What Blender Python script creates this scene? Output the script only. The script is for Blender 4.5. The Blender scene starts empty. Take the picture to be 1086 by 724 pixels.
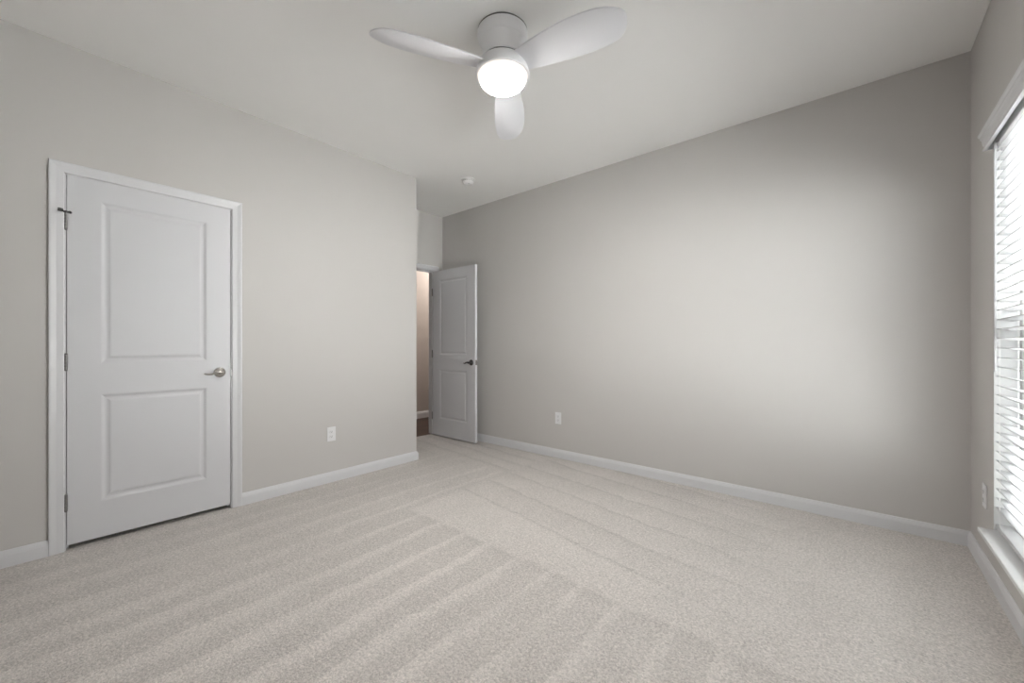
import bpy, bmesh, math, random
from mathutils import Vector, Matrix
random.seed(4)
C = bpy.context.scene
COL = C.collection
PI = math.pi

# ------------------------------------------------------------------ camera, world, light, exposure
IMG_W, IMG_H = 1086, 724
F_PX, YAW, HORIZON, EYE = 427.69, 0.703297, 366.28, 1.1116
cam = bpy.data.objects.new('camera', bpy.data.cameras.new('camera'))
COL.objects.link(cam)
cam.location = (0, 0, EYE)
cam.rotation_euler = (PI/2, 0, YAW)
cam.data.sensor_width = 36.0
cam.data.lens = 36.0*F_PX/IMG_W
cam.data.shift_y = (HORIZON-IMG_H/2)/IMG_W
cam.data.clip_start = 0.02
C.camera = cam

C.view_settings.view_transform = 'Standard'
C.view_settings.look = 'None'
C.view_settings.gamma = 1.0
C.view_settings.use_curve_mapping = False
C.view_settings.exposure = 0.0

SKY_STRENGTH = 9.5
SUN_STRENGTH = 420.0
LAMP_GLASS = 285.0
HALL_FILL = 30.0
world = bpy.data.worlds.new('overcast_sky')
C.world = world
world.use_nodes = True
wn, wl = world.node_tree.nodes, world.node_tree.links
wn.clear()
wo = wn.new('ShaderNodeOutputWorld')
wb = wn.new('ShaderNodeBackground')
wb.inputs[0].default_value = (0.985, 0.985, 1.0, 1)
wb.inputs[1].default_value = SKY_STRENGTH
wl.new(wb.outputs[0], wo.inputs[0])

# ------------------------------------------------------------------ room dimensions (metres)
XL, YB, XR, YE, XA = -3.2537, 3.3483, 0.4937, 2.3959, -4.0008
H = 2.743
YR = -1.25             # wall behind the camera
WT = 0.115
WY0, WY1, WZ0, WZ1 = 1.20, 2.874, 0.258, 2.085     # window opening
D1Y0, D1Y1, DZ = 0.098, 0.866, 2.042               # closet door opening
D2Y0, D2Y1 = 2.463, 3.225                          # hall door opening
HX = -5.10             # far hall wall
RECESS = 0.078         # depth from wall face to window frame

# sun high behind the house: it lights the ground outside, never the window directly
su = bpy.data.lights.new('sun', 'SUN'); su.energy = SUN_STRENGTH; su.angle = 0.02; su.color = (1.0, 0.99, 0.98)
so = bpy.data.objects.new('sun', su); COL.objects.link(so)
so.rotation_euler = (math.radians(-38), math.radians(-9), 0)

# portal: tells the renderer where the daylight comes in
pl = bpy.data.lights.new('window_daylight', 'AREA')
pl.shape = 'RECTANGLE'; pl.size = WZ1-WZ0; pl.size_y = WY1-WY0
pl.cycles.is_portal = True
po = bpy.data.objects.new('window_daylight', pl)
COL.objects.link(po)
po.location = (XR+0.20, (WY0+WY1)/2, (WZ0+WZ1)/2)
po.rotation_euler = (0, PI/2, 0)
# added fill light, out of view, to brighten the hall beyond the open door
hl = bpy.data.lights.new('hall_fill_light', 'AREA'); hl.shape = 'DISK'; hl.size = 0.3
hl.energy = HALL_FILL; hl.color = (1.0, 0.93, 0.86)
ho = bpy.data.objects.new('hall_fill_light', hl); COL.objects.link(ho)
ho.location = (-4.60, 4.35, H-0.03)

# ------------------------------------------------------------------ materials
def mat(name, col, rough=0.5, metal=0.0, bump=0.0, bscale=200.0, var=0.0, vscale=3.0, spec=0.5, coat=0.0):
    m = bpy.data.materials.new(name); m.use_nodes = True
    nt = m.node_tree; n, l = nt.nodes, nt.links
    b = n['Principled BSDF']
    b.inputs['Base Color'].default_value = (*col, 1)
    b.inputs['Roughness'].default_value = rough
    b.inputs['Metallic'].default_value = metal
    b.inputs['Specular IOR Level'].default_value = spec
    b.inputs['Coat Weight'].default_value = coat
    tc = n.new('ShaderNodeTexCoord')
    if var > 0:
        t = n.new('ShaderNodeTexNoise'); t.inputs['Scale'].default_value = vscale; t.inputs['Detail'].default_value = 4
        l.new(tc.outputs['Object'], t.inputs['Vector'])
        mx = n.new('ShaderNodeMix'); mx.data_type = 'RGBA'
        mx.inputs[6].default_value = (*[c*(1-var) for c in col], 1)
        mx.inputs[7].default_value = (*[min(1, c*(1+var)) for c in col], 1)
        l.new(t.outputs['Fac'], mx.inputs[0]); l.new(mx.outputs[2], b.inputs['Base Color'])
    if bump > 0:
        t = n.new('ShaderNodeTexNoise'); t.inputs['Scale'].default_value = bscale; t.inputs['Detail'].default_value = 3
        l.new(tc.outputs['Object'], t.inputs['Vector'])
        bp = n.new('ShaderNodeBump'); bp.inputs['Strength'].default_value = bump; bp.inputs['Distance'].default_value = 0.002
        l.new(t.outputs['Fac'], bp.inputs['Height']); l.new(bp.outputs[0], b.inputs['Normal'])
    return m

M_WALL = mat('greige_wall_paint', (0.582, 0.563, 0.546), 0.55, bump=0.06, bscale=140, var=0.012)
M_CEIL = mat('ceiling_paint', (0.94, 0.932, 0.918), 0.75, bump=0.08, bscale=110, var=0.01)
M_TRIM = mat('white_trim_enamel', (0.70, 0.70, 0.715), 0.32, bump=0.02, bscale=60, var=0.008)
M_DOOR = mat('white_door_enamel', (0.665, 0.665, 0.685), 0.38, bump=0.05, bscale=90, var=0.008)
M_NICKEL = mat('satin_nickel', (0.52, 0.505, 0.48), 0.22, 1.0, var=0.04, vscale=40)
M_HINGE = mat('hinge_nickel', (0.27, 0.265, 0.26), 0.35, 1.0, var=0.04, vscale=40)
M_NICKEL_DARK = mat('nickel_painted_dark', (0.10, 0.10, 0.10), 0.28, 1.0, var=0.05, vscale=40)  # nickel; on the hall door lever the dark colour replaces dark-room reflections
M_RUBBER = mat('dark_rubber', (0.035, 0.034, 0.033), 0.6, var=0.05, vscale=60)
M_PLASTIC = mat('white_wall_plate_plastic', (0.80, 0.80, 0.81), 0.35, var=0.01, vscale=30)
M_DETECT = mat('white_detector_plastic', (0.83, 0.82, 0.81), 0.4, var=0.01, vscale=30)
M_SLOT = mat('dark_slot', (0.16, 0.16, 0.16), 0.6, var=0.05, vscale=60)
M_FAN = mat('fan_white_gloss', (0.92, 0.92, 0.935), 0.28, var=0.006, vscale=10)
M_BLADE = mat('fan_blade_white', (0.84, 0.84, 0.87), 0.4, var=0.008, vscale=10)
M_SEAM = mat('fan_shadow_gap_grey', (0.12, 0.12, 0.125), 0.5, var=0.03, vscale=30)
M_SLAT = mat('white_faux_wood_slat', (0.57, 0.57, 0.58), 0.38, var=0.01, vscale=8)
M_CORD = mat('white_cord', (0.78, 0.78, 0.76), 0.8, var=0.02, vscale=50)
M_VINYL = mat('white_window_vinyl', (0.78, 0.78, 0.78), 0.35, var=0.01, vscale=12)
M_SILL = mat('white_sill_paint', (0.78, 0.785, 0.785), 0.35, var=0.01, vscale=12)
M_HALLWALL = mat('wall_paint_hall_shade', (0.46, 0.415, 0.385), 0.6, bump=0.06, bscale=140, var=0.012)  # room wall paint with the hall's dimmer, browner light put into the colour
M_GROUND = mat('pale_concrete', (0.72, 0.715, 0.72), 0.9, bump=0.3, bscale=40, var=0.08, vscale=1.2)

def wood_mat():
    m = bpy.data.materials.new('dark_hall_wood'); m.use_nodes = True
    n, l = m.node_tree.nodes, m.node_tree.links
    b = n['Principled BSDF']; b.inputs['Roughness'].default_value = 0.42
    tc = n.new('ShaderNodeTexCoord')
    mp = n.new('ShaderNodeMapping'); mp.inputs['Scale'].default_value = (18, 1.2, 1)
    l.new(tc.outputs['Object'], mp.inputs[0])
    t = n.new('ShaderNodeTexNoise'); t.inputs['Scale'].default_value = 3; t.inputs['Detail'].default_value = 6
    l.new(mp.outputs[0], t.inputs['Vector'])
    bk = n.new('ShaderNodeTexBrick'); bk.offset = 0.4
    mp2 = n.new('ShaderNodeMapping'); mp2.inputs['Rotation'].default_value = (0, 0, PI/2)
    l.new(tc.outputs['Object'], mp2.inputs[0]); l.new(mp2.outputs[0], bk.inputs['Vector'])
    bk.inputs['Scale'].default_value = 1; bk.inputs['Brick Width'].default_value = 1.2; bk.inputs['Row Height'].default_value = 0.125
    bk.inputs['Mortar Size'].default_value = 0.002
    bk.inputs['Color1'].default_value = (0.062, 0.030, 0.018, 1); bk.inputs['Color2'].default_value = (0.040, 0.019, 0.012, 1)
    bk.inputs['Mortar'].default_value = (0.012, 0.007, 0.005, 1)
    mx = n.new('ShaderNodeMix'); mx.data_type = 'RGBA'; mx.blend_type = 'MULTIPLY'; mx.inputs[0].default_value = 0.6
    cr = n.new('ShaderNodeValToRGB')
    cr.color_ramp.elements[0].position = 0.3; cr.color_ramp.elements[0].color = (0.5, 0.5, 0.5, 1)
    cr.color_ramp.elements[1].position = 0.7; cr.color_ramp.elements[1].color = (1.3, 1.25, 1.2, 1)
    l.new(t.outputs['Fac'], cr.inputs[0])
    l.new(bk.outputs['Color'], mx.inputs[6]); l.new(cr.outputs[0], mx.inputs[7])
    l.new(mx.outputs[2], b.inputs['Base Color'])
    return m
M_WOOD = wood_mat()

def glass_mat():
    m = bpy.data.materials.new('window_pane_glass'); m.use_nodes = True
    n, l = m.node_tree.nodes, m.node_tree.links
    n.clear()
    o = n.new('ShaderNodeOutputMaterial'); mx = n.new('ShaderNodeMixShader')
    tr = n.new('ShaderNodeBsdfTransparent'); gl = n.new('ShaderNodeBsdfGlossy')
    tr.inputs[0].default_value = (0.93, 0.95, 0.94, 1); gl.inputs['Roughness'].default_value = 0.02
    fr = n.new('ShaderNodeFresnel')
    ge = n.new('ShaderNodeNewGeometry'); mi = n.new('ShaderNodeMapRange')     # the ray is not bent, so both faces use the outside ratio
    mi.inputs[3].default_value = 1.45; mi.inputs[4].default_value = 1/1.45
    l.new(ge.outputs['Backfacing'], mi.inputs[0]); l.new(mi.outputs[0], fr.inputs[0])
    l.new(fr.outputs[0], mx.inputs[0]); l.new(tr.outputs[0], mx.inputs[1]); l.new(gl.outputs[0], mx.inputs[2])
    l.new(mx.outputs[0], o.inputs[0])
    return m
M_GLASS = glass_mat()

def lamp_mat():
    m = bpy.data.materials.new('lit_opal_glass'); m.use_nodes = True
    n, l = m.node_tree.nodes, m.node_tree.links
    b = n['Principled BSDF']
    b.inputs['Base Color'].default_value = (0.9, 0.88, 0.85, 1); b.inputs['Roughness'].default_value = 0.3
    tc = n.new('ShaderNodeTexCoord'); sp = n.new('ShaderNodeSeparateXYZ'); l.new(tc.outputs['Object'], sp.inputs[0])
    mr = n.new('ShaderNodeMapRange')        # brightest at the bottom of the bowl, dim where the glass meets its ring
    mr.inputs[1].default_value = 2.511-H; mr.inputs[2].default_value = 2.447-H
    l.new(sp.outputs[2], mr.inputs[0])
    cr = n.new('ShaderNodeValToRGB')
    k = 1.0/LAMP_GLASS
    e = cr.color_ramp.elements
    e[0].position = 0.0; e[0].color = (0.55*k, 0.47*k, 0.40*k, 1)
    e[1].position = 0.85; e[1].color = (1.0, 0.975, 0.94, 1)
    q = e.new(0.22); q.color = (1.25*k, 1.15*k, 1.05*k, 1)
    q = e.new(0.50); q.color = (2.2*k, 2.1*k, 2.0*k, 1)
    l.new(mr.outputs[0], cr.inputs[0])
    l.new(cr.outputs[0], b.inputs['Emission Color'])
    b.inputs['Emission Strength'].default_value = LAMP_GLASS
    return m
M_LAMP = lamp_mat()

def carpet_mat():
    m = bpy.data.materials.new('beige_cut_pile_carpet'); m.use_nodes = True
    nt = m.node_tree; n, l = nt.nodes, nt.links
    b = n['Principled BSDF']; b.inputs['Roughness'].default_value = 0.95
    b.inputs['Specular IOR Level'].default_value = 0.15
    b.inputs['Sheen Weight'].default_value = 0.12
    def put(s, v):
        if isinstance(v, (int, float)): s.default_value = v
        else: l.new(v, s)
    def ma(op, a, bb=None, c=None, clamp=False):
        k = n.new('ShaderNodeMath'); k.operation = op; k.use_clamp = clamp
        put(k.inputs[0], a)
        if bb is not None: put(k.inputs[1], bb)
        if c is not None: put(k.inputs[2], c)
        return k.outputs[0]
    def sstep(v, lo, hi):
        k = n.new('ShaderNodeMapRange'); k.interpolation_type = 'SMOOTHSTEP'
        put(k.inputs[0], v); put(k.inputs[1], lo); put(k.inputs[2], hi)
        return k.outputs[0]
    def noise(scale, detail=2, vec=None, rough=0.5):
        t = n.new('ShaderNodeTexNoise'); t.inputs['Scale'].default_value = scale
        t.inputs['Detail'].default_value = detail; t.inputs['Roughness'].default_value = rough
        l.new(vec if vec is not None else tc.outputs['Object'], t.inputs['Vector'])
        return t.outputs['Fac']
    tc = n.new('ShaderNodeTexCoord')
    sp = n.new('ShaderNodeSeparateXYZ'); l.new(tc.outputs['Object'], sp.inputs[0])
    x0, y0 = sp.outputs[0], sp.outputs[1]
    wob = ma('MULTIPLY', ma('SUBTRACT', noise(1.7, 3), 0.5), 0.10)
    wob2 = ma('MULTIPLY', ma('SUBTRACT', noise(14, 3), 0.5), 0.045)
    w = ma('ADD', wob, wob2)
    x = ma('ADD', x0, w); y = ma('ADD', y0, w)
    # zone masks
    inB = ma('MULTIPLY', sstep(y, 1.615, 1.655), sstep(x, -2.33, -2.27))
    inD = ma('MULTIPLY', sstep(y, 2.62, 2.72), sstep(x, -2.25, -2.40))
    inA = ma('SUBTRACT', 1.0, ma('MAXIMUM', inB, inD))
    # zone A: vacuum strokes along Y, light wedges that widen away from their tips
    st = n.new('ShaderNodeMapping'); st.inputs['Scale'].default_value = (2.2, 0.35, 1)
    l.new(tc.outputs['Object'], st.inputs[0])
    drift = ma('MULTIPLY', ma('SUBTRACT', noise(1.0, 3, st.outputs[0]), 0.5), 0.16)
    ph = ma('FRACT', ma('MULTIPLY', ma('ADD', ma('ADD', x, drift), 5.07), 1/0.205))
    wid = ma('ADD', 0.16, ma('MULTIPLY', ma('SUBTRACT', 1.62, y), 0.30))
    wid = ma('MINIMUM', ma('MAXIMUM', wid, 0.18), 0.55)
    fade = noise(1.1, 2)
    strokeA = ma('MULTIPLY', sstep(ph, 0.0, 0.06), ma('SUBTRACT', 1.0, sstep(ph, ma('MULTIPLY', wid, 0.55), ma('ADD', wid, 0.18))))
    strokeA = ma('MULTIPLY', strokeA, sstep(fade, 0.22, 0.55))
    faraway = ma('ADD', 0.45, ma('MULTIPLY', sstep(x0, -3.0, -1.6), 0.55))
    strokeA = ma('MULTIPLY', strokeA, faraway)
    # zone B: strokes along X, slightly turned, with thin dark edges
    yr = ma('ADD', y, ma('MULTIPLY', ma('ADD', x, 1.5), 0.165))
    phB = ma('FRACT', ma('MULTIPLY', ma('SUBTRACT', yr, 2.03), 1/0.262))
    lineB = ma('MULTIPLY', sstep(phB, 0.82, 0.97), ma('SUBTRACT', 1.0, sstep(phB, 0.97, 1.0)))
    gradB = ma('MULTIPLY', phB, 0.45)
    fadeB = ma('MULTIPLY', ma('SUBTRACT', 1.0, sstep(x0, -1.0, 0.1)), sstep(yr, 1.98, 2.03))
    firstB = ma('SUBTRACT', 1.0, sstep(yr, 1.98, 2.04))
    darkB = ma('MULTIPLY', ma('ADD', ma('MULTIPLY', lineB, 0.75), gradB), fadeB)
    # zone D (entry): strokes along X
    phD = ma('FRACT', ma('MULTIPLY', ma('ADD', y, ma('MULTIPLY', x, 0.12)), 1/0.19))
    lineD = ma('MULTIPLY', sstep(phD, 0.55, 0.9), ma('SUBTRACT', 1.0, sstep(phD, 0.92, 1.0)))
    # seam: slightly darker edge where the two sets of strokes meet
    seam = ma('MULTIPLY', ma('MULTIPLY', sstep(y, 1.55, 1.62), ma('SUBTRACT', 1.0, sstep(y, 1.62, 1.655))), sstep(x, -2.35, -2.2))
    blotch = ma('SUBTRACT', noise(2.6, 5, rough=0.6), 0.5)
    lev = ma('ADD', ma('MULTIPLY', strokeA, ma('MULTIPLY', inA, 0.155)), -0.04)
    lev = ma('ADD', lev, ma('MULTIPLY', inB, ma('ADD', ma('MULTIPLY', darkB, -0.125), ma('ADD', 0.062, ma('MULTIPLY', ma('MULTIPLY', firstB, 0.03), ma('SUBTRACT', 1.0, sstep(x0, -1.2, 0.0)))))))
    lev = ma('ADD', lev, ma('MULTIPLY', inD, ma('ADD', 0.05, ma('MULTIPLY', lineD, -0.10))))
    lev = ma('ADD', lev, ma('MULTIPLY', seam, -0.045))
    lev = ma('ADD', lev, ma('MULTIPLY', blotch, 0.22))
    # tuft speckle
    vo = n.new('ShaderNodeTexVoronoi'); vo.inputs['Scale'].default_value = 190
    l.new(tc.outputs['Object'], vo.inputs['Vector'])
    vc = n.new('ShaderNodeSeparateColor'); l.new(vo.outputs['Color'], vc.inputs[0])
    spk = ma('SUBTRACT', vc.outputs[0], 0.5)
    spk2 = ma('SUBTRACT', noise(95, 3, rough=0.7), 0.5)
    lev2 = ma('ADD', lev, ma('ADD', ma('MULTIPLY', spk, 0.34), ma('MULTIPLY', spk2, 0.95)))
    val = ma('ADD', lev2, 1.0)
    mx = n.new('ShaderNodeVectorMath'); mx.operation = 'SCALE'
    mx.inputs[0].default_value = (0.605, 0.570, 0.541)
    l.new(val, mx.inputs['Scale'])
    l.new(mx.outputs[0], b.inputs['Base Color'])
    bp = n.new('ShaderNodeBump'); bp.inputs['Strength'].default_value = 0.55; bp.inputs['Distance'].default_value = 0.006
    hgt = ma('ADD', ma('MULTIPLY', spk2, 1.3), ma('SUBTRACT', 1.0, ma('MULTIPLY', vo.outputs['Distance'], 0.6)))
    l.new(hgt, bp.inputs['Height']); l.new(bp.outputs[0], b.inputs['Normal'])
    return m
M_CARPET = carpet_mat()

# ------------------------------------------------------------------ helpers
def link(name, bm, m, parent=None, smooth=False, bevel=0.0, seg=2, angle=35):
    me = bpy.data.meshes.new(name)
    bmesh.ops.recalc_face_normals(bm, faces=bm.faces[:])
    bm.to_mesh(me); bm.free()
    me.materials.append(m)
    o = bpy.data.objects.new(name, me); COL.objects.link(o)
    if smooth:
        for p in me.polygons: p.use_smooth = True
        md = o.modifiers.new('split', 'EDGE_SPLIT'); md.split_angle = math.radians(angle)
    if bevel > 0:
        md = o.modifiers.new('bevel', 'BEVEL'); md.width = bevel; md.segments = seg
        md.limit_method = 'ANGLE'; md.angle_limit = math.radians(40); md.harden_normals = False
    if parent: o.parent = parent
    return o

def thing(name, label, cat, loc=(0, 0, 0), rotz=0.0, group=None, kind=None):
    o = bpy.data.objects.new(name, None); COL.objects.link(o)
    o.empty_display_size = 0.1
    o.location = loc; o.rotation_euler = (0, 0, rotz)
    return tag(o, label, cat, group, kind)

def tag(o, label, cat, group=None, kind=None):
    o['label'] = label; o['category'] = cat
    if group: o['group'] = group
    if kind: o['kind'] = kind
    return o

def struct(name, bm, m, label, cat, **kw):
    return tag(link(name, bm, m, **kw), label, cat, kind='structure')

def box(bm, x0, x1, y0, y1, z0, z1):
    v = [bm.verts.new((x, y, z)) for x in (x0, x1) for y in (y0, y1) for z in (z0, z1)]
    for f in ((0, 1, 3, 2), (4, 6, 7, 5), (0, 4, 5, 1), (2, 3, 7, 6), (0, 2, 6, 4), (1, 5, 7, 3)):
        bm.faces.new([v[i] for i in f])

def boxes(*bs):
    bm = bmesh.new()
    for b in bs: box(bm, *b)
    return bm

def lathe(bm, prof, seg=48, mtx=None, cap0=True, cap1=True):
    """profile of (radius, height) turned about local Z"""
    rings = []
    for r, z in prof:
        if r < 1e-6:
            rings.append([bm.verts.new((0, 0, z))])
        else:
            rings.append([bm.verts.new((r*math.cos(2*PI*i/seg), r*math.sin(2*PI*i/seg), z)) for i in range(seg)])
    for a, b in zip(rings, rings[1:]):
        for i in range(seg):
            j = (i+1) % seg
            if len(a) == 1 and len(b) == 1: continue
            if len(a) == 1: bm.faces.new((a[0], b[i], b[j]))
            elif len(b) == 1: bm.faces.new((a[i], a[j], b[0]))
            else: bm.faces.new((a[i], a[j], b[j], b[i]))
    if cap0 and len(rings[0]) > 1: bm.faces.new(rings[0][::-1])
    if cap1 and len(rings[-1]) > 1: bm.faces.new(rings[-1])
    if mtx is not None:
        bmesh.ops.transform(bm, matrix=mtx, verts=[v for r in rings for v in r])

def tube(bm, pts, radii, seg=12, flat=1.0, up=Vector((0, 0, 1))):
    """swept tube through pts; flat squashes the section along 'up'"""
    pts = [Vector(p) for p in pts]; rings = []
    for i, p in enumerate(pts):
        t = (pts[min(i+1, len(pts)-1)]-pts[max(i-1, 0)]).normalized()
        u = up if abs(t.dot(up)) < 0.95 else Vector((1, 0, 0))
        a = t.cross(u).normalized(); b = a.cross(t).normalized()
        r = radii[i] if isinstance(radii, (list, tuple)) else radii
        rings.append([bm.verts.new(p+a*(r*math.cos(2*PI*k/seg))+b*(r*flat*math.sin(2*PI*k/seg))) for k in range(seg)])
    for a, b in zip(rings, rings[1:]):
        for k in range(seg):
            j = (k+1) % seg
            bm.faces.new((a[k], a[j], b[j], b[k]))
    bm.faces.new(rings[0][::-1]); bm.faces.new(rings[-1])

def extrude_profile(bm, prof, p0, p1, out, up=Vector((0, 0, 1)), m0=0.0, m1=0.0):
    """prof (u out from wall, v up) swept from p0 to p1; m0/m1 = mitre slope at the ends (extra length per u)"""
    p0, p1, out = Vector(p0), Vector(p1), Vector(out)
    d = (p1-p0).normalized()
    A = [bm.verts.new(p0+out*u+up*v-d*(m0*u)) for u, v in prof]
    B = [bm.verts.new(p1+out*u+up*v+d*(m1*u)) for u, v in prof]
    k = len(prof)
    for i in range(k):
        j = (i+1) % k
        bm.faces.new((A[i], A[j], B[j], B[i]))
    bm.faces.new(A[::-1]); bm.faces.new(B)

# ------------------------------------------------------------------ the shell
cx0 = XA-WT/2
bm = boxes((cx0, XR+0.05, YR-0.05, YB+0.05, -0.10, 0.0))
struct('floor', bm, M_CARPET, 'beige cut-pile carpet floor with vacuum tracks', 'floor')
bm = boxes((HX-0.10, cx0-0.0005, YR-0.1, YB+1.7, -0.112, -0.008))
struct('floor_hall', bm, M_WOOD, 'dark brown wood floor in the hall beyond the open door', 'floor')
bm = boxes((HX-0.2, XR+0.25, YR-0.2, YB+1.8, H, H+0.12))
struct('ceiling', bm, M_CEIL, 'flat off-white ceiling above the whole room', 'ceiling')

bm = boxes((XL-WT, XL, YR-WT, D1Y0, 0, H), (XL-WT, XL, D1Y1, YE, 0, H), (XL-WT, XL, D1Y0, D1Y1, DZ, H))
struct('wall_left', bm, M_WALL, 'greige left wall with the closed closet door', 'wall')
bm = boxes((XA-WT, XL-WT, YE-WT, YE, 0, H))
struct('wall_entry_side', bm, M_WALL, 'short side wall of the entry nook behind the left wall corner', 'wall')
bm = boxes((XA-WT, XA, YE, D2Y0, 0, H), (XA-WT, XA, D2Y1, YB, 0, H), (XA-WT, XA, D2Y0, D2Y1, DZ, H))
struct('wall_entry_end', bm, M_WALL, 'narrow wall over the open doorway at the end of the entry nook', 'wall')
bm = boxes((XA-WT, XR+0.16, YB, YB+WT, 0, H))
struct('wall_back', bm, M_WALL, 'long plain greige wall to the right of the open door', 'wall')
XO = XR+0.20
bm = boxes((XR, XO, YR-WT, WY0, 0, H), (XR, XO, WY1, YB, 0, H), (XR, XO, WY0, WY1, 0, WZ0-0.02), (XR, XO, WY0, WY1, WZ1, H))
struct('wall_right', bm, M_WALL, 'greige wall around the window at the right edge', 'wall')
bm = boxes((XL-WT, XO, YR-WT, YR, 0, H))
struct('wall_front', bm, M_WALL, 'plain greige wall behind the camera', 'wall')
# closet behind the left door
bm = boxes((XA-0.02, XA+0.06, YR-WT, YE-WT, 0, H), (XA+0.06, XL-WT, YR-WT, YR, 0, H))
struct('wall_closet', bm, M_WALL, 'inside wall of the closet behind the closed door', 'wall')
# hall beyond the doorway
bm = boxes((HX-0.1, HX, YR, YB+1.7, -0.008, H))
struct('wall_hall', bm, M_HALLWALL, 'hall wall in shade-darkened paint seen through the gap of the open doorway', 'wall')
bm = boxes((HX, XA-WT, YB+1.6, YB+1.7, -0.008, H), (HX, XA-WT, YR-0.1, YR, -0.008, H), (XA-WT-0.02, XA-WT, YB+WT, YB+1.6, -0.008, H), (XA-WT-0.02, XA-WT, YR, YE-WT, -0.008, H))
struct('wall_hall_end', bm, M_HALLWALL, 'closing walls at the ends of the hall', 'wall')

# ------------------------------------------------------------------ baseboards
BASE = [(0, 0), (0.0145, 0), (0.0145, 0.058), (0.0125, 0.064), (0.0125, 0.067), (0.009, 0.074), (0.0065, 0.081), (0.003, 0.0835), (0, 0.0835)]
def baseboard(name, segs, label, m=M_TRIM):
    bm = bmesh.new()
    for p0, p1, out, m0, m1 in segs: extrude_profile(bm, BASE, p0, p1, out, m0=m0, m1=m1)
    return struct(name, bm, m, label, 'baseboard')
CW = 0.058
baseboard('baseboard_left', [((XL, YR, 0), (XL, D1Y0-CW, 0), (1, 0, 0), -1, 0), ((XL, D1Y1+CW, 0), (XL, YE, 0), (1, 0, 0), 0, 1),
                             ((XL, YE, 0), (XA, YE, 0), (0, 1, 0), 1, -1)], 'white baseboard along the left wall wrapping the corner into the entry')
baseboard('baseboard_back', [((XA, YB, 0), (XR, YB, 0), (0, -1, 0), -1, -1)], 'long white baseboard under the back wall')
baseboard('baseboard_right', [((XR, YR, 0), (XR, YB, 0), (-1, 0, 0), -1, -1)], 'white baseboard under the window')
baseboard('baseboard_front', [((XL, YR, 0), (XR, YR, 0), (0, 1, 0), -1, -1)], 'white baseboard behind the camera')
bm = bmesh.new(); extrude_profile(bm, [(u, v*1.25) for u, v in BASE], (HX, YR, -0.008), (HX, YB+1.6, -0.008), (1, 0, 0))
struct('baseboard_hall', bm, M_TRIM, 'white hall baseboard above the dark wood floor', 'baseboard')

# ------------------------------------------------------------------ door casings and jambs
CAS = [(0, 0), (0, 0.007), (0.004, 0.0095), (0.030, 0.0110), (0.036, 0.0125), (0.048, 0.0155), (0.055, 0.0158), (CW, 0.0125), (CW, 0)]
def casing_bm(bm, w, h, y, sgn):
    """profile swept round an opening of width w, height h; local X along the wall, depth towards sgn*Y"""
    rows = []
    for u, v in CAS:
        rows.append([bm.verts.new(p) for p in ((-u, y+sgn*v, 0), (-u, y+sgn*v, h+u), (w+u, y+sgn*v, h+u), (w+u, y+sgn*v, 0))])
    k = len(rows)
    for i in range(k):
        a, b = rows[i], rows[(i+1) % k]
        for j in range(3): bm.faces.new((a[j], a[j+1], b[j+1], b[j]))
    bm.faces.new([r[0] for r in rows]); bm.faces.new([r[3] for r in rows])
def door_frame(name, loc, rotz, w, h, label, stop_at, both=True):
    bm = bmesh.new()
    casing_bm(bm, w, h, 0.0, -1)
    if both: casing_bm(bm, w, h, WT, 1)
    t = 0.0055
    o = tag(link(name, bm, M_TRIM), label, 'door frame', kind='structure')
    o.location = loc; o.rotation_euler = (0, 0, rotz)
    bm = boxes((0, t, -0.0005, WT+0.0005, 0, h), (w-t, w, -0.0005, WT+0.0005, 0, h), (t, w-t, -0.0005, WT+0.0005, h-t, h))
    box(bm, t, t+0.011, stop_at, stop_at+0.034, 0, h-t); box(bm, w-t-0.011, w-t, stop_at, stop_at+0.034, 0, h-t)
    box(bm, t, w-t, stop_at, stop_at+0.034, h-t-0.011, h-t)
    link('jamb', bm, M_TRIM, o, bevel=0.001)
    return o
fr1 = door_frame('trim_1', (XL, D1Y0, 0), PI/2, D1Y1-D1Y0, DZ, 'white casing around the closed closet door', 0.040)
fr2 = door_frame('trim_2', (XA, D2Y0, 0), PI/2, D2Y1-D2Y0, DZ, 'white casing around the open hall doorway', 0.040)
bm = boxes((D1Y1-D1Y0-0.0075, D1Y1-D1Y0-0.0025, -0.0020, 0.03, 0.893, 0.953))
link('strike_plate', bm, M_NICKEL_DARK, fr1)

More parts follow.
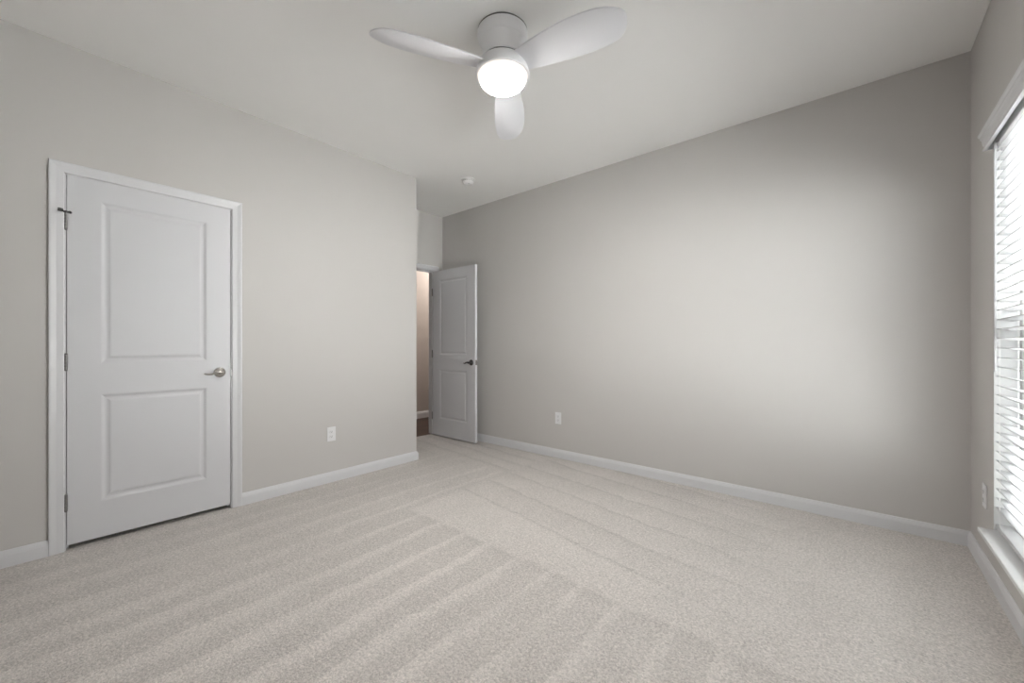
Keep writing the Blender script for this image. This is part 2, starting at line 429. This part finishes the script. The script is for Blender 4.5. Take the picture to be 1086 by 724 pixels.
# ------------------------------------------------------------------ doors
def slab_bm(w, h, t):
    """two-panel moulded slab: x width, y thickness, z height, both faces moulded"""
    bm = bmesh.new()
    xs = [0, 0.130, w-0.130, w]
    zs = [0, 0.205, 0.808, 0.985, h-0.112, h]
    steps = [(0, 0), (0.005, -0.0010), (0.011, -0.0038), (0.017, -0.0062), (0.024, -0.0066), (0.031, -0.0050), (0.038, -0.0024), (0.044, -0.0018)]
    for y, s in ((0, 1), (t, -1)):
        for i in range(3):
            for j in range(5):
                if i == 1 and j in (1, 3):
                    prev = None
                    for off, dep in steps:
                        x0, x1, z0, z1 = xs[1]+off, xs[2]-off, zs[j]+off, zs[j+1]-off
                        yy = y-s*dep
                        r = [bm.verts.new(p) for p in ((x0, yy, z0), (x1, yy, z0), (x1, yy, z1), (x0, yy, z1))]
                        if prev:
                            for k in range(4): bm.faces.new((prev[k], prev[(k+1) % 4], r[(k+1) % 4], r[k]))
                        prev = r
                    bm.faces.new(prev)
                else:
                    bm.faces.new([bm.verts.new(p) for p in ((xs[i], y, zs[j]), (xs[i+1], y, zs[j]), (xs[i+1], y, zs[j+1]), (xs[i], y, zs[j+1]))])
    for a, b in (((0, 0), (0, h)), ((w, 0), (w, h))):
        for k in range(5):
            bm.faces.new([bm.verts.new(p) for p in ((a[0], 0, zs[k]), (a[0], t, zs[k]), (a[0], t, zs[k+1]), (a[0], 0, zs[k+1]))])
    for z in (0, h):
        for k in range(3):
            bm.faces.new([bm.verts.new(p) for p in ((xs[k], 0, z), (xs[k+1], 0, z), (xs[k+1], t, z), (xs[k], t, z))])
    bmesh.ops.remove_doubles(bm, verts=bm.verts[:], dist=1e-5)
    return bm

ROTX = Matrix.Rotation(PI/2, 4, 'X')     # local +Z -> -Y
def handle(parent, x, z, y, s, m, label):
    """round rose with a wavy lever; s = -1 sticks out of the face at y towards -Y"""
    h = bpy.data.objects.new('door_handle', None); COL.objects.link(h); h.parent = parent
    h.empty_display_size = 0.05
    h.location = (x, y, z)
    if s > 0: h.scale = (1, -1, 1)
    if label: h['label'] = label
    bm = bmesh.new()
    lathe(bm, [(0.0335, 0), (0.0335, 0.003), (0.0320, 0.0065), (0.027, 0.0090), (0.021, 0.0100), (0.0195, 0.0125), (0.016, 0.0150), (0.0125, 0.0165), (0.0115, 0.024), (0.0115, 0.045), (0.012, 0.052), (0.0085, 0.056), (0.0, 0.057)], 40, ROTX)
    link('rose', bm, m, h, smooth=True, angle=50)
    bm = bmesh.new()
    pts, rad = [], []
    for i in range(15):
        q = i/14
        pts.append((0.012-0.104*q, -0.047-0.006*math.sin(q*PI)+0.012*q*q, -0.001+0.0075*math.sin(q*2.0*PI)*(1-0.3*q)-0.004*q))
        rad.append(0.0105*(1-0.35*q)*(0.55 if i == 0 else 1)*(0.65 if i == 14 else 1))
    tube(bm, pts, rad, 14, 0.8)
    link('lever', bm, m, h, smooth=True, angle=60)
    return h

def hinge_bm(zc, hl=0.089):
    bm = bmesh.new()
    M = Matrix.Translation((-0.0035, -0.0055, zc-hl/2))
    prof = [(0.0, -0.004), (0.0045, -0.003), (0.0062, 0)]
    for k in range(5):
        a, b = hl*k/5, hl*(k+1)/5
        prof += [(0.0060, a+0.0004), (0.0066, a+0.0012), (0.0066, b-0.0012), (0.0060, b-0.0004)]
    prof += [(0.0062, hl), (0.0045, hl+0.003), (0.0, hl+0.004)]
    lathe(bm, prof, 16, M)
    box(bm, -0.0020, -0.0008, -0.004, 0.028, zc-hl/2, zc+hl/2)
    box(bm, -0.0058, -0.0046, -0.004, 0.028, zc-hl/2, zc+hl/2)
    return bm

def make_door(name, label, loc, rotz, w, m_handle, both, hz):
    h = 2.011
    d = thing(name, label, 'door', loc, rotz, kind='structure')
    link('door_slab', slab_bm(w, h, 0.035), M_DOOR, d, bevel=0.0012, seg=2)
    for z in hz: link('hinge', hinge_bm(z), M_HINGE, d, smooth=True, angle=40)
    handle(d, w-0.060, 0.905, 0.0, -1, m_handle, 'satin metal lever on a round rose')
    if both: handle(d, w-0.060, 0.905, 0.035, 1, m_handle, None)
    bm = boxes((w-0.0004, w+0.0012, 0.006, 0.029, 0.905-0.028, 0.905+0.028))
    lp = link('latch_plate', bm, M_NICKEL, d, bevel=0.0005)
    lb = bmesh.new()
    lathe(lb, [(0.007, 0), (0.007, 0.009), (0.003, 0.011), (0, 0.011)], 16, Matrix.Translation((w, 0.0175, 0.905)) @ Matrix.Rotation(PI/2, 4, 'Y'))
    link('latch_bolt', lb, M_NICKEL, lp, smooth=True)
    return d
door1 = make_door('door_1', 'closed white two-panel closet door in the left wall', (XL-0.001, D1Y0+0.0085, 0.027), PI/2, D1Y1-D1Y0-0.0170, M_NICKEL, False, (0.232, 0.995, 1.757))
door2 = make_door('door_2', 'white two-panel door standing open in the entry against the back wall', (XA+0.010, 3.186, 0.014), 0.0, 0.745, M_NICKEL_DARK, True, (0.232, 0.995, 1.757))
# hinge-pin door stop on the top hinge of the closet door
bm = bmesh.new()
zc = 1.806
tube(bm, [(-0.0035, -0.006, zc-0.005), (-0.0035, -0.006, zc+0.006)], 0.0105, 16)
tube(bm, [(-0.006, -0.010, zc), (-0.016, -0.034, zc+0.002)], 0.0035, 10)
tube(bm, [(0.001, -0.010, zc), (0.010, -0.020, zc)], 0.0030, 10)
st = link('hinge_pin_stop', bm, M_NICKEL_DARK, door1, smooth=True, angle=45)
bm = bmesh.new()
tube(bm, [(-0.014, -0.034, zc+0.002), (-0.034, -0.034, zc+0.003)], [0.0085, 0.0095], 14)
tube(bm, [(0.010, -0.021, zc), (0.013, -0.0122, zc)], [0.006, 0.007], 12)
link('rubber_tip', bm, M_RUBBER, st, smooth=True, angle=45)

# ------------------------------------------------------------------ window: recess lining, sill, vinyl single-hung window
win = thing('window_1', 'white single-hung window behind the blind in the right wall', 'window', (XR, (WY0+WY1)/2, WZ0), kind='structure')
ox, oy, oz = XR, (WY0+WY1)/2, WZ0
def wbox(*b): return [(x0-ox, x1-ox, y0-oy, y1-oy, z0-oz, z1-oz) for x0, x1, y0, y1, z0, z1 in b]
fx0, fx1 = XR+RECESS, XR+RECESS+0.075
bm = boxes(*wbox((XR+0.001, fx0, WY0-0.001, WY0+0.006, WZ0, WZ1), (XR+0.001, fx0, WY1-0.006, WY1+0.001, WZ0, WZ1), (XR+0.001, fx0, WY0+0.006, WY1-0.006, WZ1-0.006, WZ1+0.001)))
link('recess_lining', bm, M_SILL, win)
bm = boxes(*wbox((XR-0.050, fx0, WY0, WY1, WZ0-0.0195, WZ0)))
link('window_sill', bm, M_SILL, win, bevel=0.004, seg=3)
# main frame
fw = 0.045
zm = 1.165
bm = boxes(*wbox((fx0, fx1, WY0, WY0+fw, WZ0, WZ1), (fx0, fx1, WY1-fw, WY1, WZ0, WZ1), (fx0, fx1, WY0+fw, WY1-fw, WZ1-fw, WZ1), (fx0, fx1, WY0+fw, WY1-fw, WZ0, WZ0+fw),
                 (fx0+0.030, fx0+0.036, WY0+fw, WY0+fw+0.008, WZ0+fw, WZ1-fw), (fx0+0.030, fx0+0.036, WY1-fw-0.008, WY1-fw, WZ0+fw, WZ1-fw)))
link('window_frame', bm, M_VINYL, win, bevel=0.002)
def sash(x0, x1, z0, z1, name, a, b):
    sw = 0.045
    bm = boxes(*wbox((x0, x1, a, a+sw, z0, z1), (x0, x1, b-sw, b, z0, z1), (x0, x1, a+sw, b-sw, z0, z0+sw), (x0, x1, a+sw, b-sw, z1-sw, z1)))
    s = link(name, bm, M_VINYL, win, bevel=0.003)
    xm = (x0+x1)/2
    g = boxes(*wbox((xm-0.002, xm+0.002, a+sw-0.004, b-sw+0.004, z0+sw-0.004, z1-sw+0.004)))
    link('glass_pane', g, M_GLASS, s)
    return s
for a, b in ((WY0+fw+0.001, WY1-fw-0.001),):
    sash(fx0+0.040, fx0+0.064, zm-0.022, WZ1-fw-0.001, 'upper_sash', a, b)
    low = sash(fx0+0.006, fx0+0.029, WZ0+fw+0.001, zm+0.022, 'lower_sash', a, b)
    for yy in ((a*3+b)/4, (a+b*3)/4):
        bm = boxes((fx0+0.008-ox, fx0+0.027-ox, yy-0.03-oy, yy+0.03-oy, zm+0.022-oz, zm+0.034-oz))
        link('sash_lock', bm, M_VINYL, low, bevel=0.004)

# ------------------------------------------------------------------ blind
BY0, BY1 = WY0+0.008, WY1-0.008
blind = thing('window_blind', 'white horizontal slat blind with moulded valance hanging in the right window', 'blind', (XR+0.04, (BY0+BY1)/2, WZ1-0.01))
bx, by, bz = blind.location
bm = boxes((XR+0.004-bx, XR+0.060-bx, BY0-by, BY1-by, 2.030-bz, 2.078-bz))
link('headrail', bm, M_VINYL, blind, bevel=0.002)
# valance with mitred returns
VAL = [(0.0315, 2.027), (0.0315, 2.034), (0.0265, 2.041), (0.0275, 2.046), (0.0310, 2.052), (0.0325, 2.064), (0.0335, 2.076), (0.0385, 2.084), (0.0385, 2.090), (0.0435, 2.097), (0.0450, 2.106), (0.0180, 2.106), (0.0180, 2.027)]
va, vb = WY0-0.016, WY1+0.016
bm = bmesh.new()
rows = []
for u, z in VAL:
    x = XR-u
    rows.append([bm.verts.new((px-bx, py-by, z-bz)) for px, py in ((XR-0.0008, va-(u-0.0315)), (x, va-(u-0.0315)), (x, vb+(u-0.0315)), (XR-0.0008, vb+(u-0.0315)))])
k = len(rows)
for i in range(k):
    a, b = rows[i], rows[(i+1) % k]
    for j in range(3): bm.faces.new((a[j], a[j+1], b[j+1], b[j]))
bm.faces.new([r[0] for r in rows]); bm.faces.new([r[3] for r in rows])
link('valance', bm, M_TRIM, blind)
# slats: gently crowned, nearly level
PITCH, SLATW = 0.0432, 0.050
xc = XR+0.031
zs = []
z = 2.004
while z > 0.325: zs.append(z); z -= PITCH
TILT = math.radians(-10)
bm = bmesh.new()
for z in zs:
    top, bot = [], []
    for k in range(7):
        q = -1+2*k/6
        xx = q*SLATW/2; zz = 0.0016*(1-q*q)
        c, s = math.cos(TILT), math.sin(TILT)
        for lst, dz in ((top, 0.0017), (bot, -0.0017)):
            e = dz*(0.85 if abs(q) > 0.99 else 1)
            px, pz = xx*c-(zz+e)*s, xx*s+(zz+e)*c
            lst.append([bm.verts.new((xc+px-bx, yy-by, z+pz-bz)) for yy in (BY0, BY1)])
    loop = top+bot[::-1]
    for i in range(len(loop)):
        a, b = loop[i], loop[(i+1) % len(loop)]
        bm.faces.new((a[0], a[1], b[1], b[0]))
    bm.faces.new([p[0] for p in loop]); bm.faces.new([p[1] for p in loop])
link('slats', bm, M_SLAT, blind, smooth=True, angle=30)
bm = boxes((xc-0.026-bx, xc+0.026-bx, BY0-by, BY1-by, 0.272-bz, 0.290-bz))
link('bottom_rail', bm, M_SLAT, blind, bevel=0.004, seg=3)
bm = bmesh.new()
for yy in (BY1-0.075, (BY0+BY1)/2, BY0+0.075):
    for xx in (xc-0.0265, xc+0.0265):
        tube(bm, [(xx-bx, yy-by, 0.288-bz), (xx-bx, yy-by, 2.034-bz)], 0.0011, 6)
    for z in zs:
        tube(bm, [(xc-0.0265-bx, yy-by, z-0.0035-bz), (xc+0.0265-bx, yy-by, z-0.0035-bz)], 0.0006, 5)
link('ladder_cord', bm, M_CORD, blind)
bm = bmesh.new()
tube(bm, [(XR-0.004-bx, 2.822-by, 2.030-bz), (XR-0.004-bx, 2.822-by, 1.005-bz), (XR-0.004-bx, 2.822-by, 0.992-bz)], [0.0042, 0.0042, 0.0055], 8)
tube(bm, [(XR-0.004-bx, 2.822-by, 2.030-bz), (XR+0.020-bx, 2.822-by, 2.042-bz)], 0.0025, 8)
link('tilt_wand', bm, M_SLAT, blind, smooth=True, angle=50)

# ------------------------------------------------------------------ outside
bm = boxes((XO+0.02, XO+40, -30, 40, -0.45, -0.30))
struct('ground_outside', bm, M_GROUND, 'pale ground outside the window', 'ground')

# ------------------------------------------------------------------ ceiling fan
FX, FY = -1.3956, 1.5699
fan = thing('ceiling_fan', 'white three-blade hugger ceiling fan with a lit round glass bowl', 'ceiling fan', (FX, FY, H))
def fz(prof): return [(r, z-H) for r, z in prof]
bm = bmesh.new()
lathe(bm, fz([(0.1290, 2.7425), (0.1290, 2.735)]), 64)
link('mounting_gap', bm, M_SEAM, fan, smooth=True)
bm = bmesh.new()
lathe(bm, fz([(0.126, 2.736), (0.1300, 2.7345), (0.1305, 2.722), (0.1290, 2.708), (0.1255, 2.696), (0.1200, 2.687), (0.1160, 2.683), (0.1150, 2.680), (0.1110, 2.668), (0.1070, 2.652), (0.1050, 2.636), (0.1045, 2.620), (0.1055, 2.604), (0.1080, 2.596), (0.1105, 2.5905), (0.1045, 2.5900)]), 64)
can = link('canopy', bm, M_FAN, fan, smooth=True, angle=25)
for k in range(3):  # three small domed discs round the canopy
    a = math.radians(-52+120*k)
    bm = bmesh.new()
    lathe(bm, [(0.0055, 0), (0.0055, 0.002), (0.003, 0.0032), (0, 0.0034)], 14, Matrix.Translation((0.1298*math.cos(a), 0.1298*math.sin(a), 2.722-H)) @ Matrix.Rotation(a, 4, 'Z') @ Matrix.Rotation(PI/2, 4, 'Y'))
    link('canopy_disc', bm, M_FAN, can, smooth=True)
bm = bmesh.new()
lathe(bm, fz([(0.1050, 2.592), (0.1050, 2.578)]), 64)
link('housing_gap', bm, M_SEAM, fan, smooth=True)
bm = bmesh.new()
lathe(bm, fz([(0.104, 2.5795), (0.113, 2.5790), (0.1165, 2.5775), (0.1215, 2.574), (0.1280, 2.562), (0.1330, 2.548), (0.1365, 2.535), (0.1385, 2.525), (0.1390, 2.518)]), 64)
link('motor_housing', bm, M_FAN, fan, smooth=True, angle=25)
bm = bmesh.new()
lathe(bm, fz([(0.1385, 2.5185), (0.1405, 2.5170), (0.1410, 2.5120), (0.1395, 2.5085), (0.1340, 2.5065), (0.1300, 2.5075), (0.1275, 2.5110)]), 64, cap0=False, cap1=False)
link('light_ring', bm, M_FAN, fan, smooth=True, angle=45)
bm = bmesh.new()
prof = [(0.1275*math.cos(t*PI/2/14)**0.75 if t < 14 else 0.0, 2.511-0.064*math.sin(t*PI/2/14)) for t in range(15)]
lathe(bm, fz(prof), 64, cap0=False)
link('glass_bowl', bm, M_LAMP, fan, smooth=True, angle=80)['label'] = 'lit opal glass bowl'
OUT = [(0.105, -0.055), (0.16, -0.066), (0.25, -0.078), (0.36, -0.086), (0.45, -0.086), (0.54, -0.076), (0.60, -0.058), (0.643, -0.030), (0.655, -0.012), (0.657, 0.004),
       (0.650, 0.034), (0.630, 0.064), (0.597, 0.086), (0.54, 0.097), (0.45, 0.097), (0.36, 0.090), (0.25, 0.076), (0.16, 0.061), (0.105, 0.050)]
def blade_bm(ang):
    bm = bmesh.new()
    pts = []
    n = len(OUT)
    for i in range(n-1):      # Catmull-Rom through the outline
        p0, p1, p2, p3 = OUT[max(i-1, 0)], OUT[i], OUT[i+1], OUT[min(i+2, n-1)]
        for s in range(4):
            t = s/4
            pts.append(tuple(0.5*((2*p1[j])+(-p0[j]+p2[j])*t+(2*p0[j]-5*p1[j]+4*p2[j]-p3[j])*t*t+(-p0[j]+3*p1[j]-3*p2[j]+p3[j])*t**3) for j in (0, 1)))
    pts.append(OUT[-1])
    def ring(scale, dz):
        out = []
        for r, s in pts:
            cx = 0.38
            rr, ss = r, s
            if scale:
                dr, ds = r-cx, s-0.005
                L = math.hypot(dr, ds); rr, ss = r-dr/L*scale, s-ds/L*scale
            z = 2.553-0.28*ss-0.042*rr + dz
            out.append(bm.verts.new((rr*math.cos(ang)-ss*math.sin(ang), rr*math.sin(ang)+ss*math.cos(ang), z-H)))
        return out
    rs = [ring(0.003, -0.0040), ring(0.0, -0.0025), ring(0.0, 0.0025), ring(0.003, 0.0040)]
    for a, b in zip(rs, rs[1:]):
        for i in range(len(pts)):
            j = (i+1) % len(pts)
            bm.faces.new((a[i], a[j], b[j], b[i]))
    bm.faces.new(rs[0][::-1]); bm.faces.new(rs[-1])
    return bm
for k in range(3):
    link('blade', blade_bm(math.radians(5+120*k)), M_BLADE, fan, smooth=True, angle=50)

# ------------------------------------------------------------------ smoke detector
sd = thing('smoke_detector', 'small round white smoke detector on the ceiling near the entry', 'smoke detector', (-2.894, 2.745, H))
bm = bmesh.new(); lathe(bm, [(0.066, -0.0003), (0.068, -0.003), (0.068, -0.010), (0.064, -0.013), (0.055, -0.0135)], 48)
link('base', bm, M_DETECT, sd, smooth=True, angle=30)
bm = bmesh.new(); lathe(bm, [(0.0555, -0.0133), (0.0560, -0.022), (0.0545, -0.031), (0.0490, -0.040), (0.0400, -0.046), (0.0280, -0.0485), (0.0275, -0.0465), (0.0180, -0.0465), (0.0170, -0.0500), (0.0, -0.0505)], 48)
link('cover', bm, M_DETECT, sd, smooth=True, angle=30)
M_VENT = mat('detector_vent_grey', (0.42, 0.41, 0.40), 0.5, var=0.02)
for k in range(20):
    bm = boxes((0.0535, 0.0566, -0.0045, 0.0045, -0.0245, -0.0185))
    bmesh.ops.transform(bm, matrix=Matrix.Rotation(2*PI*k/20, 4, 'Z'), verts=bm.verts[:])
    link('vent', bm, M_VENT, sd)
bm = bmesh.new(); lathe(bm, [(0.0065, -0.0462), (0.0065, -0.0512), (0, -0.0514)], 16, Matrix.Translation((0.022, -0.012, 0)))
link('test_button', bm, M_VENT, sd, smooth=True)

# ------------------------------------------------------------------ wall outlets
def outlet_thing(loc, rotz, label):
    o = thing('wall_outlet', label, 'outlet', loc, rotz, 'duplex wall outlets')
    bm = boxes((-0.035, 0.035, -0.0055, -0.0003, -0.0575, 0.0575))
    pltm = link('cover_plate', bm, M_PLASTIC, o, bevel=0.0022, seg=3)
    bm = bmesh.new(); lathe(bm, [(0.0035, 0.0053), (0.0035, 0.0062), (0.0015, 0.0068), (0, 0.0069)], 14, ROTX)
    link('screw', bm, M_PLASTIC, pltm, smooth=True)
    for s in (-1, 1):
        bm = bmesh.new()
        lathe(bm, [(0.0172, 0.0050), (0.0172, 0.0070), (0.0160, 0.0078), (0, 0.0078)], 28, Matrix.Translation((0, 0, s*0.0195)) @ ROTX)
        for v in bm.verts: v.co.z = s*0.0195+max(-0.0142, min(0.0142, v.co.z-s*0.0195))
        r = link('receptacle', bm, M_PLASTIC, o)
        bm = boxes((-0.0075, -0.0050, -0.0084, -0.0075, s*0.0195-0.001, s*0.0195+0.0075), (0.0050, 0.0075, -0.0084, -0.0075, s*0.0195-0.001, s*0.0195+0.0065))
        lathe(bm, [(0.0028, 0.0075), (0.0028, 0.0084), (0, 0.0084)], 12, Matrix.Translation((0, 0, s*0.0195-0.0068)) @ ROTX)
        link('slot', bm, M_SLOT, r)
    return o
outlet_thing((XL, 1.556, 0.390), PI/2, 'white outlet low on the left wall between the closet door and the corner')
outlet_thing((-2.236, YB, 0.392), 0.0, 'white outlet low on the back wall right of the open door')
outlet_thing((XR, 3.019, 0.372), -PI/2, 'white outlet on the dark wall beside the window blind')
